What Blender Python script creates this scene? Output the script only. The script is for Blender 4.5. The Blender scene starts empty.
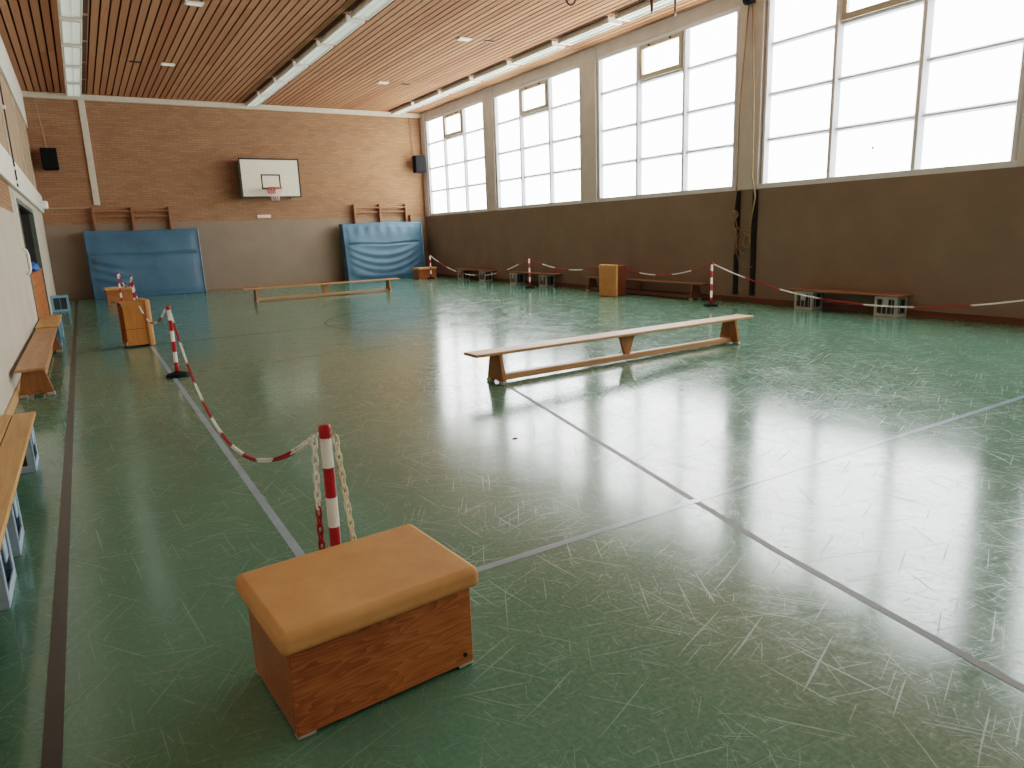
import bpy, bmesh, math, random
from mathutils import Vector, Matrix
random.seed(7)
scene = bpy.context.scene
COL = scene.collection
PI = math.pi

# ------------------------------------------------------------------ room dimensions (metres)
XL, XR = -0.765, 10.745      # left / right wall
YF, D = -0.75, 23.60        # wall behind the camera / back wall
HC = 5.55                   # underside of the slatted ceiling
HW = 2.08                   # top of the wall felt

# ------------------------------------------------------------------ materials
def srgb(r, g, b):
    def f(c):
        c /= 255.0
        return c / 12.92 if c <= 0.04045 else ((c + 0.055) / 1.055) ** 2.4
    return (f(r), f(g), f(b), 1.0)

class NT:
    def __init__(self, name):
        self.m = bpy.data.materials.new(name); self.m.use_nodes = True
        self.t = self.m.node_tree; self.n = self.t.nodes; self.l = self.t.links
        self.bsdf = self.n['Principled BSDF']
    def add(self, typ, **kw):
        nd = self.n.new(typ)
        for k, v in kw.items():
            if k in ('ins',):
                for a, b in v.items(): nd.inputs[a].default_value = b
            else: setattr(nd, k, v)
        return nd
    def link(self, a, b): self.l.new(a, b)
    def coord(self, scale=(1, 1, 1), rot=(0, 0, 0)):
        tc = self.add('ShaderNodeTexCoord'); mp = self.add('ShaderNodeMapping')
        mp.inputs['Scale'].default_value = scale; mp.inputs['Rotation'].default_value = rot
        self.link(tc.outputs['Object'], mp.inputs['Vector']); return mp.outputs['Vector']
    def noise(self, vec, scale, detail=4, rough=0.55):
        nz = self.add('ShaderNodeTexNoise'); nz.inputs['Scale'].default_value = scale
        nz.inputs['Detail'].default_value = detail; nz.inputs['Roughness'].default_value = rough
        self.link(vec, nz.inputs['Vector']); return nz.outputs['Fac']
    def ramp(self, fac, stops):
        r = self.add('ShaderNodeValToRGB'); e = r.color_ramp.elements
        e[0].position, e[0].color = stops[0]; e[1].position, e[1].color = stops[1]
        for p, c in stops[2:]:
            x = e.new(p); x.color = c
        self.link(fac, r.inputs['Fac']); return r.outputs['Color']
    def mix(self, fac, a, b, mode='MIX'):
        mx = self.add('ShaderNodeMix', data_type='RGBA', blend_type=mode)
        if isinstance(fac, (int, float)): mx.inputs[0].default_value = fac
        else: self.link(fac, mx.inputs[0])
        for s, i in ((a, 6), (b, 7)):
            if isinstance(s, tuple): mx.inputs[i].default_value = s
            else: self.link(s, mx.inputs[i])
        return mx.outputs[2]
    def base(self, c, rough=0.5, spec=0.5):
        if isinstance(c, tuple): self.bsdf.inputs['Base Color'].default_value = c
        else: self.link(c, self.bsdf.inputs['Base Color'])
        if isinstance(rough, (int, float)): self.bsdf.inputs['Roughness'].default_value = rough
        else: self.link(rough, self.bsdf.inputs['Roughness'])
        self.bsdf.inputs['Specular IOR Level'].default_value = spec
    def bump(self, h, strength=0.2, dist=0.01):
        b = self.add('ShaderNodeBump'); b.inputs['Strength'].default_value = strength; b.inputs['Distance'].default_value = dist
        self.link(h, b.inputs['Height']); self.link(b.outputs['Normal'], self.bsdf.inputs['Normal'])

def mat_plain(name, c, rough=0.5, var=0.12, scale=6, spec=0.4, bump=0.0):
    m = NT(name); v = m.coord()
    n = m.noise(v, scale, 4)
    dk = tuple(x * (1 - var) for x in c[:3]) + (1,); lt = tuple(min(1, x * (1 + var)) for x in c[:3]) + (1,)
    m.base(m.ramp(n, [(0.3, dk), (0.7, lt)]), rough, spec)
    if bump: m.bump(m.noise(v, scale * 12, 2), bump, 0.004)
    return m.m

def mat_wood(name, dark, light, rough=0.45, axis='X', scale=1.0, contrast=0.22, spec=0.4):
    m = NT(name)
    st = {'X': (1.2, 14, 14), 'Y': (14, 1.2, 14), 'Z': (14, 14, 1.2)}[axis]
    v = m.coord(tuple(s * scale for s in st))
    big = m.noise(v, 1.0, 5, 0.6)
    st2 = {'X': (3, 90, 90), 'Y': (90, 3, 90), 'Z': (90, 90, 3)}[axis]
    fine = m.noise(m.coord(tuple(s * scale for s in st2)), 1.0, 3, 0.6)
    c = m.ramp(big, [(0.5 - contrast, dark), (0.5 + contrast, light)])
    c = m.mix(0.35, c, m.ramp(fine, [(0.35, (0.45, 0.45, 0.45, 1)), (0.6, (1, 1, 1, 1))]), 'MULTIPLY')
    m.base(c, rough, spec); m.bump(fine, 0.08, 0.003)
    return m.m

def mat_grain(name, dark, light, rough=0.4):
    """varnished veneer with broad cathedral grain"""
    m = NT(name); v = m.coord((1.0, 6.0, 6.0))
    w = m.add('ShaderNodeTexNoise'); w.inputs['Scale'].default_value = 2.2; w.inputs['Detail'].default_value = 2
    m.link(v, w.inputs['Vector'])
    mul = m.add('ShaderNodeMath', operation='MULTIPLY'); mul.inputs[1].default_value = 14.0; m.link(w.outputs['Fac'], mul.inputs[0])
    fr = m.add('ShaderNodeMath', operation='FRACT'); m.link(mul.outputs[0], fr.inputs[0])
    c = m.ramp(fr.outputs[0], [(0.0, light), (0.75, dark), (0.95, tuple(x * 0.75 for x in dark[:3]) + (1,)), (1.0, light)])
    fine = m.noise(m.coord((4, 120, 120)), 1.0, 3)
    c = m.mix(0.3, c, m.ramp(fine, [(0.35, (0.55, 0.55, 0.55, 1)), (0.6, (1, 1, 1, 1))]), 'MULTIPLY')
    blot = m.noise(m.coord((1.5, 1.5, 1.5)), 1.6, 3)
    c = m.mix(0.5, c, m.ramp(blot, [(0.3, dark), (0.7, light)]))
    m.base(c, rough, 0.45)
    return m.m

# floor: worn green linoleum, lighter mottling and a web of fine scratches
def mat_floor():
    m = NT('green_linoleum')
    v = m.coord()
    c = m.ramp(m.noise(v, 3.0, 5, 0.65), [(0.3, srgb(74, 115, 98)), (0.7, srgb(97, 137, 117))])
    c = m.mix(0.55, c, m.ramp(m.noise(m.coord((1, 1, 1)), 0.35, 3), [(0.35, srgb(74, 119, 101)), (0.65, srgb(103, 139, 117))]))
    c = m.mix(0.30, c, m.ramp(m.noise(v, 55, 3), [(0.35, srgb(66, 104, 89)), (0.65, srgb(107, 147, 127))]))
    tot = None
    warp = m.add('ShaderNodeTexNoise'); warp.inputs['Scale'].default_value = 0.8; warp.inputs['Detail'].default_value = 2
    m.link(v, warp.inputs['Vector'])
    wm = m.add('ShaderNodeVectorMath', operation='SCALE'); wm.inputs['Scale'].default_value = 0.10
    m.link(warp.outputs['Color'], wm.inputs[0])
    wa = m.add('ShaderNodeVectorMath', operation='ADD'); m.link(v, wa.inputs[0]); m.link(wm.outputs[0], wa.inputs[1])
    for ang, sx, sy, th in ((0.3, 1.8, 95, .745), (0.95, 2.2, 110, .745), (1.5, 1.7, 90, .75), (2.1, 2.0, 105, .745), (2.75, 1.8, 95, .745), (0.62, 6, 170, .735), (1.85, 6, 160, .735), (2.45, 5.5, 180, .735), (0.1, 7, 170, .72), (1.2, 7, 180, .73)):
        mr = m.add('ShaderNodeMapping'); mr.inputs['Rotation'].default_value = (0, 0, ang); m.link(wa.outputs[0], mr.inputs['Vector'])
        ms = m.add('ShaderNodeMapping'); ms.inputs['Scale'].default_value = (sx, sy, 1); ms.inputs['Location'].default_value = (ang * 9, ang * 31, 0)
        m.link(mr.outputs[0], ms.inputs['Vector'])
        nz = m.noise(ms.outputs[0], 1.0, 0)
        mm = m.add('ShaderNodeMapRange'); mm.inputs[1].default_value = th; mm.inputs[2].default_value = th + (.05 if sx < 4 else .13); m.link(nz, mm.inputs[0])
        if tot is None: tot = mm.outputs[0]
        else:
            ad = m.add('ShaderNodeMath', operation='MAXIMUM'); m.link(tot, ad.inputs[0]); m.link(mm.outputs[0], ad.inputs[1]); tot = ad.outputs[0]
    dens = m.ramp(m.noise(v, 0.9, 3), [(0.35, (0.25, 0.25, 0.25, 1)), (0.6, (1, 1, 1, 1))])
    sc = m.add('ShaderNodeMath', operation='MULTIPLY'); m.link(tot, sc.inputs[0]); m.link(dens, sc.inputs[1])
    s2 = m.add('ShaderNodeMath', operation='MULTIPLY'); m.link(sc.outputs[0], s2.inputs[0]); s2.inputs[1].default_value = 0.10
    c = m.mix(s2.outputs[0], c, srgb(176, 196, 174))
    rg = m.add('ShaderNodeMapRange'); m.link(m.noise(v, 1.6, 4), rg.inputs[0])
    rg.inputs[1].default_value = .3; rg.inputs[2].default_value = .7; rg.inputs[3].default_value = FLOOR_R[0]; rg.inputs[4].default_value = FLOOR_R[1]
    ra = m.add('ShaderNodeMath', operation='MULTIPLY_ADD'); m.link(tot, ra.inputs[0]); ra.inputs[1].default_value = 0.24
    st = m.noise(m.coord((16, 70, 1), (0, 0, 0.7)), 1.0, 3, 0.6); sq = m.add('ShaderNodeMapRange'); m.link(st, sq.inputs[0]); sq.inputs[1].default_value = .52; sq.inputs[2].default_value = .72; sq.inputs[3].default_value = 0; sq.inputs[4].default_value = .12
    st3 = m.noise(m.coord((70, 16, 1), (0, 0, 0.9)), 1.0, 3, 0.6); sq3 = m.add('ShaderNodeMapRange'); m.link(st3, sq3.inputs[0]); sq3.inputs[1].default_value = .52; sq3.inputs[2].default_value = .72; sq3.inputs[3].default_value = 0; sq3.inputs[4].default_value = .12
    mxr = m.add('ShaderNodeMath', operation='MAXIMUM'); m.link(sq.outputs[0], mxr.inputs[0]); m.link(sq3.outputs[0], mxr.inputs[1])
    rb = m.add('ShaderNodeMath', operation='ADD'); m.link(rg.outputs[0], rb.inputs[0]); m.link(mxr.outputs[0], rb.inputs[1]); m.link(rb.outputs[0], ra.inputs[2])
    fl = m.add('ShaderNodeMath', operation='MULTIPLY'); m.link(mxr.outputs[0], fl.inputs[0]); fl.inputs[1].default_value = 1.3; c = m.mix(fl.outputs[0], c, srgb(150, 178, 160))
    m.base(c, ra.outputs[0], 0.75)
    bn = m.add('ShaderNodeMath', operation='MULTIPLY_ADD'); m.link(sc.outputs[0], bn.inputs[0]); bn.inputs[1].default_value = -0.5
    bn.inputs[2].default_value = 0.5
    m.bump(bn.outputs[0], 0.05, 0.004)
    return m.m
FLOOR_R = (0.10, 0.16)

def mat_brick(name, c1, c2, mortar):
    m = NT(name)
    tc = m.add('ShaderNodeTexCoord'); sp = m.add('ShaderNodeSeparateXYZ'); m.link(tc.outputs['Object'], sp.inputs[0])
    ad = m.add('ShaderNodeMath', operation='ADD'); m.link(sp.outputs[0], ad.inputs[0]); m.link(sp.outputs[1], ad.inputs[1])
    cb = m.add('ShaderNodeCombineXYZ'); m.link(ad.outputs[0], cb.inputs[0]); m.link(sp.outputs[2], cb.inputs[1])
    b = m.add('ShaderNodeTexBrick'); m.link(cb.outputs[0], b.inputs['Vector'])
    b.inputs['Scale'].default_value = 1.0; b.inputs['Brick Width'].default_value = 0.25; b.inputs['Row Height'].default_value = 0.067
    b.inputs['Mortar Size'].default_value = 0.009; b.inputs['Mortar Smooth'].default_value = 0.3; b.inputs['Bias'].default_value = 0.1
    b.inputs['Color1'].default_value = c1; b.inputs['Color2'].default_value = c2; b.inputs['Mortar'].default_value = mortar
    n = m.noise(m.coord((1.2, 1.2, 4)), 1.1, 5, 0.7)
    c = m.mix(0.5, b.outputs['Color'], m.ramp(n, [(0.3, (0.72, 0.70, 0.68, 1)), (0.7, (1.15, 1.12, 1.05, 1))]), 'MULTIPLY')
    m.base(c, 0.85, 0.2); m.bump(b.outputs['Fac'], -0.4, 0.008)
    return m.m

def mat_felt(name, c):
    m = NT(name); v = m.coord()
    a = m.noise(v, 1.3, 4, 0.6); b = m.noise(v, 160, 2)
    dk = tuple(x * 0.86 for x in c[:3]) + (1,); lt = tuple(x * 1.12 for x in c[:3]) + (1,)
    k = m.mix(0.4, m.ramp(a, [(0.3, dk), (0.7, lt)]), m.ramp(b, [(0.3, dk), (0.7, lt)]))
    m.base(k, 0.95, 0.1); m.bump(b, 0.3, 0.004)
    return m.m

def mat_slats():
    m = NT('larch_slat_boards')
    tc = m.add('ShaderNodeTexCoord'); sp = m.add('ShaderNodeSeparateXYZ'); m.link(tc.outputs['Object'], sp.inputs[0])
    dv = m.add('ShaderNodeMath', operation='DIVIDE'); m.link(sp.outputs[0], dv.inputs[0]); dv.inputs[1].default_value = 0.15
    fl = m.add('ShaderNodeMath', operation='FLOOR'); m.link(dv.outputs[0], fl.inputs[0])
    dy = m.add('ShaderNodeMath', operation='DIVIDE'); m.link(sp.outputs[1], dy.inputs[0]); dy.inputs[1].default_value = 4.7
    fy = m.add('ShaderNodeMath', operation='FLOOR'); m.link(dy.outputs[0], fy.inputs[0])
    cb = m.add('ShaderNodeCombineXYZ'); m.link(fl.outputs[0], cb.inputs[0]); m.link(fy.outputs[0], cb.inputs[1])
    wn = m.add('ShaderNodeTexWhiteNoise', noise_dimensions='2D'); m.link(cb.outputs[0], wn.inputs['Vector'])
    c = m.ramp(wn.outputs['Value'], [(0.0, SLAT[0]), (1.0, SLAT[1])])
    gr = m.noise(m.coord((60, 1.5, 1)), 1.0, 4)
    c = m.mix(0.4, c, m.ramp(gr, [(0.3, (0.62, 0.6, 0.58, 1)), (0.65, (1, 1, 1, 1))]), 'MULTIPLY')
    m.base(c, 0.8, 0.08)
    return m.m
SLAT = (srgb(174, 122, 94), srgb(194, 144, 112))

def mat_glass():
    """frosted panes with bright overcast daylight behind them"""
    m = NT('frosted_daylight_glass')
    m.base((0.85, 0.86, 0.86, 1), 0.35, 0.4)
    n = m.noise(m.coord((0.4, 0.4, 0.4)), 1.0, 2)
    m.link(m.ramp(n, [(0.2, (0.90, 0.955, 0.98, 1)), (0.8, (0.96, 0.98, 0.96, 1))]), m.bsdf.inputs['Emission Color'])
    m.bsdf.inputs['Emission Strength'].default_value = GLASS
    return m.m
GLASS = 5.0

def mat_vinyl(name, c):
    m = NT(name); v = m.coord()
    n = m.noise(v, 1.6, 4)
    dk = tuple(x * 0.82 for x in c[:3]) + (1,); lt = tuple(x * 1.15 for x in c[:3]) + (1,)
    m.base(m.ramp(n, [(0.3, dk), (0.7, lt)]), 0.42, 0.5)
    m.bump(m.noise(v, 300, 2), 0.15, 0.002)
    return m.m

def mat_pad():
    m = NT('tan_suede_leather'); v = m.coord()
    c = m.ramp(m.noise(v, 5, 5, 0.65), [(0.3, srgb(198, 142, 90)), (0.72, srgb(216, 162, 108))])
    st = m.noise(m.coord((14, 34, 20), (0, 0, 0.5)), 1.0, 5, 0.7)
    blot = m.noise(v, 2.6, 2)
    f = m.add('ShaderNodeMath', operation='MULTIPLY')
    m.link(m.ramp(st, [(0.60, (0, 0, 0, 1)), (0.70, (1, 1, 1, 1))]), f.inputs[0]); m.link(m.ramp(blot, [(0.45, (0, 0, 0, 1)), (0.65, (.45, .45, .45, 1))]), f.inputs[1])
    c = m.mix(f.outputs[0], c, srgb(218, 180, 130))
    m.base(c, 0.62, 0.3); m.bump(m.noise(v, 220, 2), 0.25, 0.002)
    return m.m

def glow(m, k):
    """faint glow added to brighten the louvres; vent grilles share it"""
    b = m.node_tree.nodes['Principled BSDF']; b.inputs['Emission Color'].default_value = (1.0, 1.0, 0.94, 1); b.inputs['Emission Strength'].default_value = k; return m
M = dict(
    floor=mat_floor(),
    brick=mat_brick('buff_brick', srgb(152, 113, 87), srgb(165, 126, 98), srgb(138, 108, 86)),
    felt=mat_felt('beige_wall_felt', srgb(146, 130, 114)),
    felt_r=mat_felt('shaded_wall_felt', srgb(140, 126, 113)),  # same wall felt, darkened for the backlit side
    felt_lit=mat_felt('lit_wall_felt', srgb(190, 180, 166)),  # same wall felt, window light painted in as a paler colour
    felt_u=mat_felt('upper_wall_felt', srgb(176, 150, 126)),
    white_paint=mat_plain('white_paint', srgb(224, 219, 208), 0.6, 0.04),
    beam=mat_plain('cream_beam_paint', srgb(206, 196, 178), 0.6, 0.06),
    concrete=mat_plain('beige_concrete', srgb(206, 203, 200), 0.8, 0.06, 3),
    frame=mat_plain('white_metal_frame', srgb(222, 227, 233), 0.45, 0.02),
    sash=mat_plain('beige_sash', srgb(186, 180, 166), 0.5, 0.05),
    slat=mat_slats(), ceil_back=mat_plain('dark_ceiling_void', srgb(58, 36, 24), 0.9, 0.2),
    glass=mat_glass(), dark_frame=mat_plain('dark_door_frame', srgb(66, 64, 60), 0.7, 0.1), store=mat_plain('grey_store_paint', srgb(150, 148, 138), 0.8, 0.08),
    baseboard=mat_wood('baseboard_wood', srgb(98, 66, 48), srgb(122, 84, 60), 0.5, 'Y'),
    baseboard_b=mat_wood('brown_baseboard_wood', srgb(142, 110, 84), srgb(164, 130, 102), 0.5, 'X'),
    plank_shaded=mat_wood('shaded_plank_wood', srgb(132, 96, 72), srgb(158, 118, 90), 0.5, 'Y'),  # plank wood darkened for the shade under the windows
    shaded_wood=mat_wood('shaded_bench_wood', srgb(126, 90, 66), srgb(150, 110, 82), 0.5),  # bench wood with the under-window shade put into its colour
    shaded_red_wood=mat_grain('shaded_red_veneer', srgb(110, 62, 40), srgb(138, 82, 54)),  # box veneer darkened for the side turned from the windows
    gap_shade=mat_plain('shadowed_gap', srgb(84, 56, 40), 0.8, 0.1),  # dark colour standing for shade beside the ceiling lights
    baseboard_l=mat_wood('pale_baseboard_wood', srgb(186, 146, 100), srgb(208, 170, 122), 0.5, 'Y'),
    line_black=mat_plain('black_line_paint', srgb(50, 48, 46), 0.26, 0.15, spec=0.6),
    line_blue=mat_plain('blue_line_paint', srgb(150, 172, 184), 0.17, 0.10, spec=0.6),
    line_pale=mat_plain('pale_line_paint', srgb(150, 166, 134), 0.17, 0.15, 3, spec=0.7),
    seam=mat_plain('dark_line_paint', srgb(88, 92, 86), 0.42, 0.20, 3, spec=0.3),
    tan_wood=mat_wood('tan_bench_wood', srgb(172, 124, 82), srgb(200, 152, 108), 0.42),
    tan_wood_z=mat_wood('tan_panel_wood', srgb(150, 100, 56), srgb(176, 124, 74), 0.42, 'Z'),
    sunlit_wood=mat_wood('sunlit_plywood', srgb(176, 112, 48), srgb(198, 134, 66), 0.4, 'X', 1.0),  # box wood made more orange for the warm light falling on it
    red_wood=mat_grain('red_brown_veneer', srgb(142, 80, 42), srgb(198, 128, 74)),
    bar_wood=mat_wood('wall_bar_wood', srgb(136, 92, 62), srgb(166, 114, 78), 0.45, 'Z'),
    door_wood=mat_wood('orange_board_wood', srgb(166, 92, 44), srgb(198, 120, 66), 0.45, 'Y'),
    pad=mat_pad(),
    blue_vinyl=mat_vinyl('blue_vinyl', srgb(70, 106, 130)),
    blue_edge=mat_vinyl('pale_blue_vinyl', srgb(132, 164, 182)),
    black_plastic=mat_plain('black_plastic', srgb(16, 17, 20), 0.8, 0.1, spec=0.15),
    rubber=mat_plain('black_rubber', srgb(24, 24, 26), 0.85, 0.15, 20, spec=0.2),
    grey_metal=mat_plain('grey_green_metal', srgb(104, 112, 102), 0.45, 0.1),
    dark_metal=mat_plain('dark_metal', srgb(40, 36, 34), 0.5, 0.15),
    steel=mat_plain('dull_steel', srgb(170, 168, 160), 0.35, 0.08),
    white_plastic=mat_plain('white_plastic', srgb(244, 243, 238), 0.45, 0.02),
    yellow_plastic=mat_plain('yellowed_white_plastic', srgb(240, 234, 208), 0.45, 0.05),
    red_plastic=mat_plain('red_plastic', srgb(168, 32, 38), 0.45, 0.08),
    board_white=mat_plain('board_white', srgb(226, 220, 202), 0.5, 0.03),
    board_line=mat_plain('board_line_black', srgb(40, 42, 38), 0.5, 0.1),
    rim=mat_plain('orange_rim', srgb(212, 96, 84), 0.45, 0.1),
    net=mat_plain('pinkish_net', srgb(226, 196, 186), 0.8, 0.05),
    sign=mat_plain('pink_sign', srgb(236, 206, 196), 0.5, 0.03),
    crate_blue=mat_plain('blue_grey_crate', srgb(168, 190, 208), 0.4, 0.05),
    crate_sky=mat_plain('sky_blue_crate', srgb(128, 172, 196), 0.4, 0.06),
    crate_grey=mat_plain('pale_grey_crate', srgb(186, 190, 186), 0.45, 0.05),
    crate_shade=mat_plain('crate_inside_shade', srgb(66, 72, 78), 0.6, 0.1),  # shade inside the crates as a dark colour
    rope=mat_plain('hemp_rope', srgb(150, 130, 104), 0.9, 0.2, 40),
    leather=mat_plain('brown_leather', srgb(84, 46, 34), 0.6, 0.15, 20),
    blue_cloth=mat_plain('bright_blue_cloth', srgb(56, 108, 178), 0.7, 0.15),
    lamp=mat_plain('lamp_enamel', srgb(232, 232, 222), 0.4, 0.03),
    louver=glow(mat_plain('lamp_louver', srgb(206, 214, 206), 0.35, 0.03), 0.13),
)

# ------------------------------------------------------------------ mesh helpers
def merge(bm, tmp):
    me = bpy.data.meshes.new('tmp'); tmp.to_mesh(me); tmp.free()
    bm.from_mesh(me); bpy.data.meshes.remove(me)

def box(bm, x0, x1, y0, y1, z0, z1, bev=0.0, seg=1, mi=0):
    t = bmesh.new(); bmesh.ops.create_cube(t, size=1.0)
    for v in t.verts:
        v.co = Vector(((x0 + x1) / 2 + v.co.x * (x1 - x0), (y0 + y1) / 2 + v.co.y * (y1 - y0), (z0 + z1) / 2 + v.co.z * (z1 - z0)))
    if bev: bmesh.ops.bevel(t, geom=t.edges[:], offset=bev, segments=seg, profile=0.5, affect='EDGES')
    for f in t.faces: f.material_index = mi
    merge(bm, t); return bm

def prism(bm, poly, axis, a0, a1, bev=0.0, mi=0):
    """extrude a 2-D outline: axis X -> (y,z), Y -> (x,z), Z -> (x,y)"""
    t = bmesh.new()
    def P(u, v, a): return {'X': (a, u, v), 'Y': (u, a, v), 'Z': (u, v, a)}[axis]
    A = [t.verts.new(P(u, v, a0)) for u, v in poly]; B = [t.verts.new(P(u, v, a1)) for u, v in poly]
    n = len(poly)
    t.faces.new(A); t.faces.new(B[::-1])
    for i in range(n): t.faces.new((A[i], B[i], B[(i + 1) % n], A[(i + 1) % n]))
    bmesh.ops.recalc_face_normals(t, faces=t.faces)
    if bev: bmesh.ops.bevel(t, geom=t.edges[:], offset=bev, segments=1, affect='EDGES')
    for f in t.faces: f.material_index = mi
    merge(bm, t); return bm

def lathe(bm, prof, cx=0, cy=0, n=24, mi=None):
    t = bmesh.new(); rings = []
    for r, z in prof:
        rings.append([t.verts.new((cx + r * math.cos(2 * PI * k / n), cy + r * math.sin(2 * PI * k / n), z)) for k in range(n)])
    for i in range(len(rings) - 1):
        for k in range(n):
            f = t.faces.new((rings[i][k], rings[i][(k + 1) % n], rings[i + 1][(k + 1) % n], rings[i + 1][k]))
            f.smooth = True
            if mi: f.material_index = mi[i]
    t.faces.new(rings[0][::-1]); t.faces.new(rings[-1])
    merge(bm, t); return bm

def tube(bm, pts, r, n=8, closed=False, mi=0, taper=None):
    pts = [Vector(p) for p in pts]; N = len(pts); t = bmesh.new(); rings = []
    up = Vector((0, 0, 1)); prev = None
    for i, p in enumerate(pts):
        a = pts[(i - 1) % N] if (closed or i > 0) else p
        b = pts[(i + 1) % N] if (closed or i < N - 1) else p
        d = (b - a).normalized()
        if prev is None:
            ref = up if abs(d.z) < 0.9 else Vector((1, 0, 0))
            s = d.cross(ref).normalized()
        else:
            s = (prev - d * prev.dot(d)).normalized()
        prev = s; u = s.cross(d)
        rr = r * (taper[i] if taper else 1)
        rings.append([t.verts.new(p + (s * math.cos(2 * PI * k / n) + u * math.sin(2 * PI * k / n)) * rr) for k in range(n)])
    for i in range(N if closed else N - 1):
        A, B = rings[i], rings[(i + 1) % N]
        for k in range(n):
            f = t.faces.new((A[k], A[(k + 1) % n], B[(k + 1) % n], B[k])); f.smooth = True; f.material_index = mi
    if not closed:
        for R in (rings[0][::-1], rings[-1]):
            f = t.faces.new(R); f.material_index = mi
    bmesh.ops.recalc_face_normals(t, faces=t.faces)
    merge(bm, t); return bm

def obj(name, bm, mats, parent=None, smooth=False):
    me = bpy.data.meshes.new(name); bm.to_mesh(me); bm.free()
    for m in (mats if isinstance(mats, (list, tuple)) else [mats]): me.materials.append(M[m])
    if smooth:
        for p in me.polygons: p.use_smooth = True
    o = bpy.data.objects.new(name, me); COL.objects.link(o)
    if parent: o.parent = parent
    return o

def tag(o, label, cat, group=None):
    o['label'] = label; o['category'] = cat
    if group: o['group'] = group
    return o

def thing(name, label, cat, loc=(0, 0, 0), rz=0.0, group=None):
    o = bpy.data.objects.new(name, None); COL.objects.link(o)
    o.location = loc; o.rotation_euler = (0, 0, rz); o.empty_display_size = 0.1
    return tag(o, label, cat, group)

def struct(name, bm, mats, parent=None, smooth=False):
    o = obj(name, bm, mats, parent, smooth)
    if not parent: o['kind'] = 'structure'
    return o

def dup(root, loc=None, rz=None, label=None, group=None):
    r = root.copy(); COL.objects.link(r)
    if loc is not None: r.location = loc
    if rz is not None: r.rotation_euler = (0, 0, rz)
    if label: r['label'] = label
    if group: r['group'] = group
    for ch in list(root.children):
        c = ch.copy(); COL.objects.link(c); c.parent = r
        for g in list(ch.children):
            d = g.copy(); COL.objects.link(d); d.parent = c
    return r

B = bmesh.new

# ------------------------------------------------------------------ the room
struct('floor', box(B(), XL - .3, XR + .3, YF - .3, D + .3, -0.1, 0.0), 'floor')

# slatted ceiling: boards along the hall with dark gaps above
bm = B()
x = -0.90
while x < XR + 0.2:
    box(bm, x + .004, x + .122, YF - .1, D + .1, HC, HC + .02)
    x += 0.15
box(bm, XL - .3, XR + .3, YF - .3, D + .3, HC + .07, HC + .2, mi=1)
struct('ceiling', bm, ['slat', 'ceil_back'])

# back wall: felt below, brick above, cream beam under the ceiling
bm = B()
box(bm, XL - .3, XR + .3, D, D + .3, HW, HC + .1, mi=0)
box(bm, XL - .3, XR + .3, D - .015, D + .3, 0.0, HW, mi=1)
struct('wall_back', bm, ['brick', 'felt'])
struct('trim_1', box(B(), XL, XR, D - .10, D, HC - .15, HC - .005, .006), 'beam')
struct('trim_2', box(B(), XL, 0.36, D - .03, D, 2.52, 2.545), 'felt_u')
struct('baseboard_back', box(B(), XL, XR, D - .035, D - .015, 0, 0.075, .004), 'baseboard_b')
struct('wall_front', box(B(), XL - .3, XR + .3, YF - .3, YF, 0, HC + .1), 'white_paint')  # unseen wall, made white to throw fill light on the foreground

# left wall with the opening to the equipment store
OY0, OY1, OZ = 14.0, 18.35, 2.23
bm = B()
box(bm, XL - .25, XL, YF - .3, 13.4, 0, 2.0, mi=0)                 # wall felt, paler for the window light on it
box(bm, XL - .25, XL - .01, YF - .3, 12.9, 2.0, 2.42, mi=1)        # brick strip
box(bm, XL - .25, XL - .005, 12.9, 13.4, 2.0, 2.42, mi=3)
box(bm, XL - .25, XL, 13.4, OY0, 0, 2.42, mi=3)
box(bm, XL - .25, XL, OY0, OY1, OZ, 2.42, mi=3)
box(bm, XL - .25, XL, OY1, D + .3, 0, 2.42, mi=3)
box(bm, XL - .25, XL - .02, YF - .3, D + .3, 2.85, 4.62, mi=2)     # beige upper panels
box(bm, XL - .25, XL + .02, YF - .3, D + .3, 4.62, HC + .1, mi=4)  # white frieze
struct('wall_left', bm, ['felt_lit', 'brick', 'felt_u', 'felt_lit', 'white_paint'])
struct('trim_3', box(B(), XL - .2, XL + .06, YF, D, 2.40, 2.86, .01), 'white_paint')
bm = B()
for y in (6.4, 10.5, 14.55, 18.6, 22.4): box(bm, XL - .02, XL + .004, y - .05, y + .05, 2.86, 4.62)
struct('trim_4', bm, 'beam')
struct('baseboard_left', box(B(), XL, XL + .022, YF, 13.9, 0, 0.11, .004), 'baseboard_l')
bm = B()                                                            # store room behind the opening
box(bm, XL - 3.2, XL - 3.0, OY0 - 1, OY1 + 1, 0, 2.6)
box(bm, XL - 3.0, XL - .25, OY0 - 1.2, OY0 - 1, 0, 2.6); box(bm, XL - 3.0, XL - .25, OY1 + 1, OY1 + 1.2, 0, 2.6)
box(bm, XL - 3.2, XL - .25, OY0 - 1.2, OY1 + 1.2, 2.6, 2.7); box(bm, XL - 3.2, XL - .25, OY0 - 1.2, OY1 + 1.2, -.1, 0)
struct('wall_store', bm, 'store')
bm = B()
for y0, y1 in ((OY0 - .05, OY0 + .025), (OY1 - .03, OY1 + .05)):
    box(bm, XL - .27, XL - .07, y0, y1, 0, OZ + .05, mi=0); box(bm, XL - .07, XL + .012, y0, y1, 0, OZ + .05, mi=1)
box(bm, XL - .27, XL - .07, OY0 + .025, OY1 - .03, OZ - .03, OZ + .05, mi=0); box(bm, XL - .07, XL + .012, OY0 + .025, OY1 - .03, OZ - .03, OZ + .05, mi=1)
struct('door_1', bm, ['dark_frame', 'grey_metal'])

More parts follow.
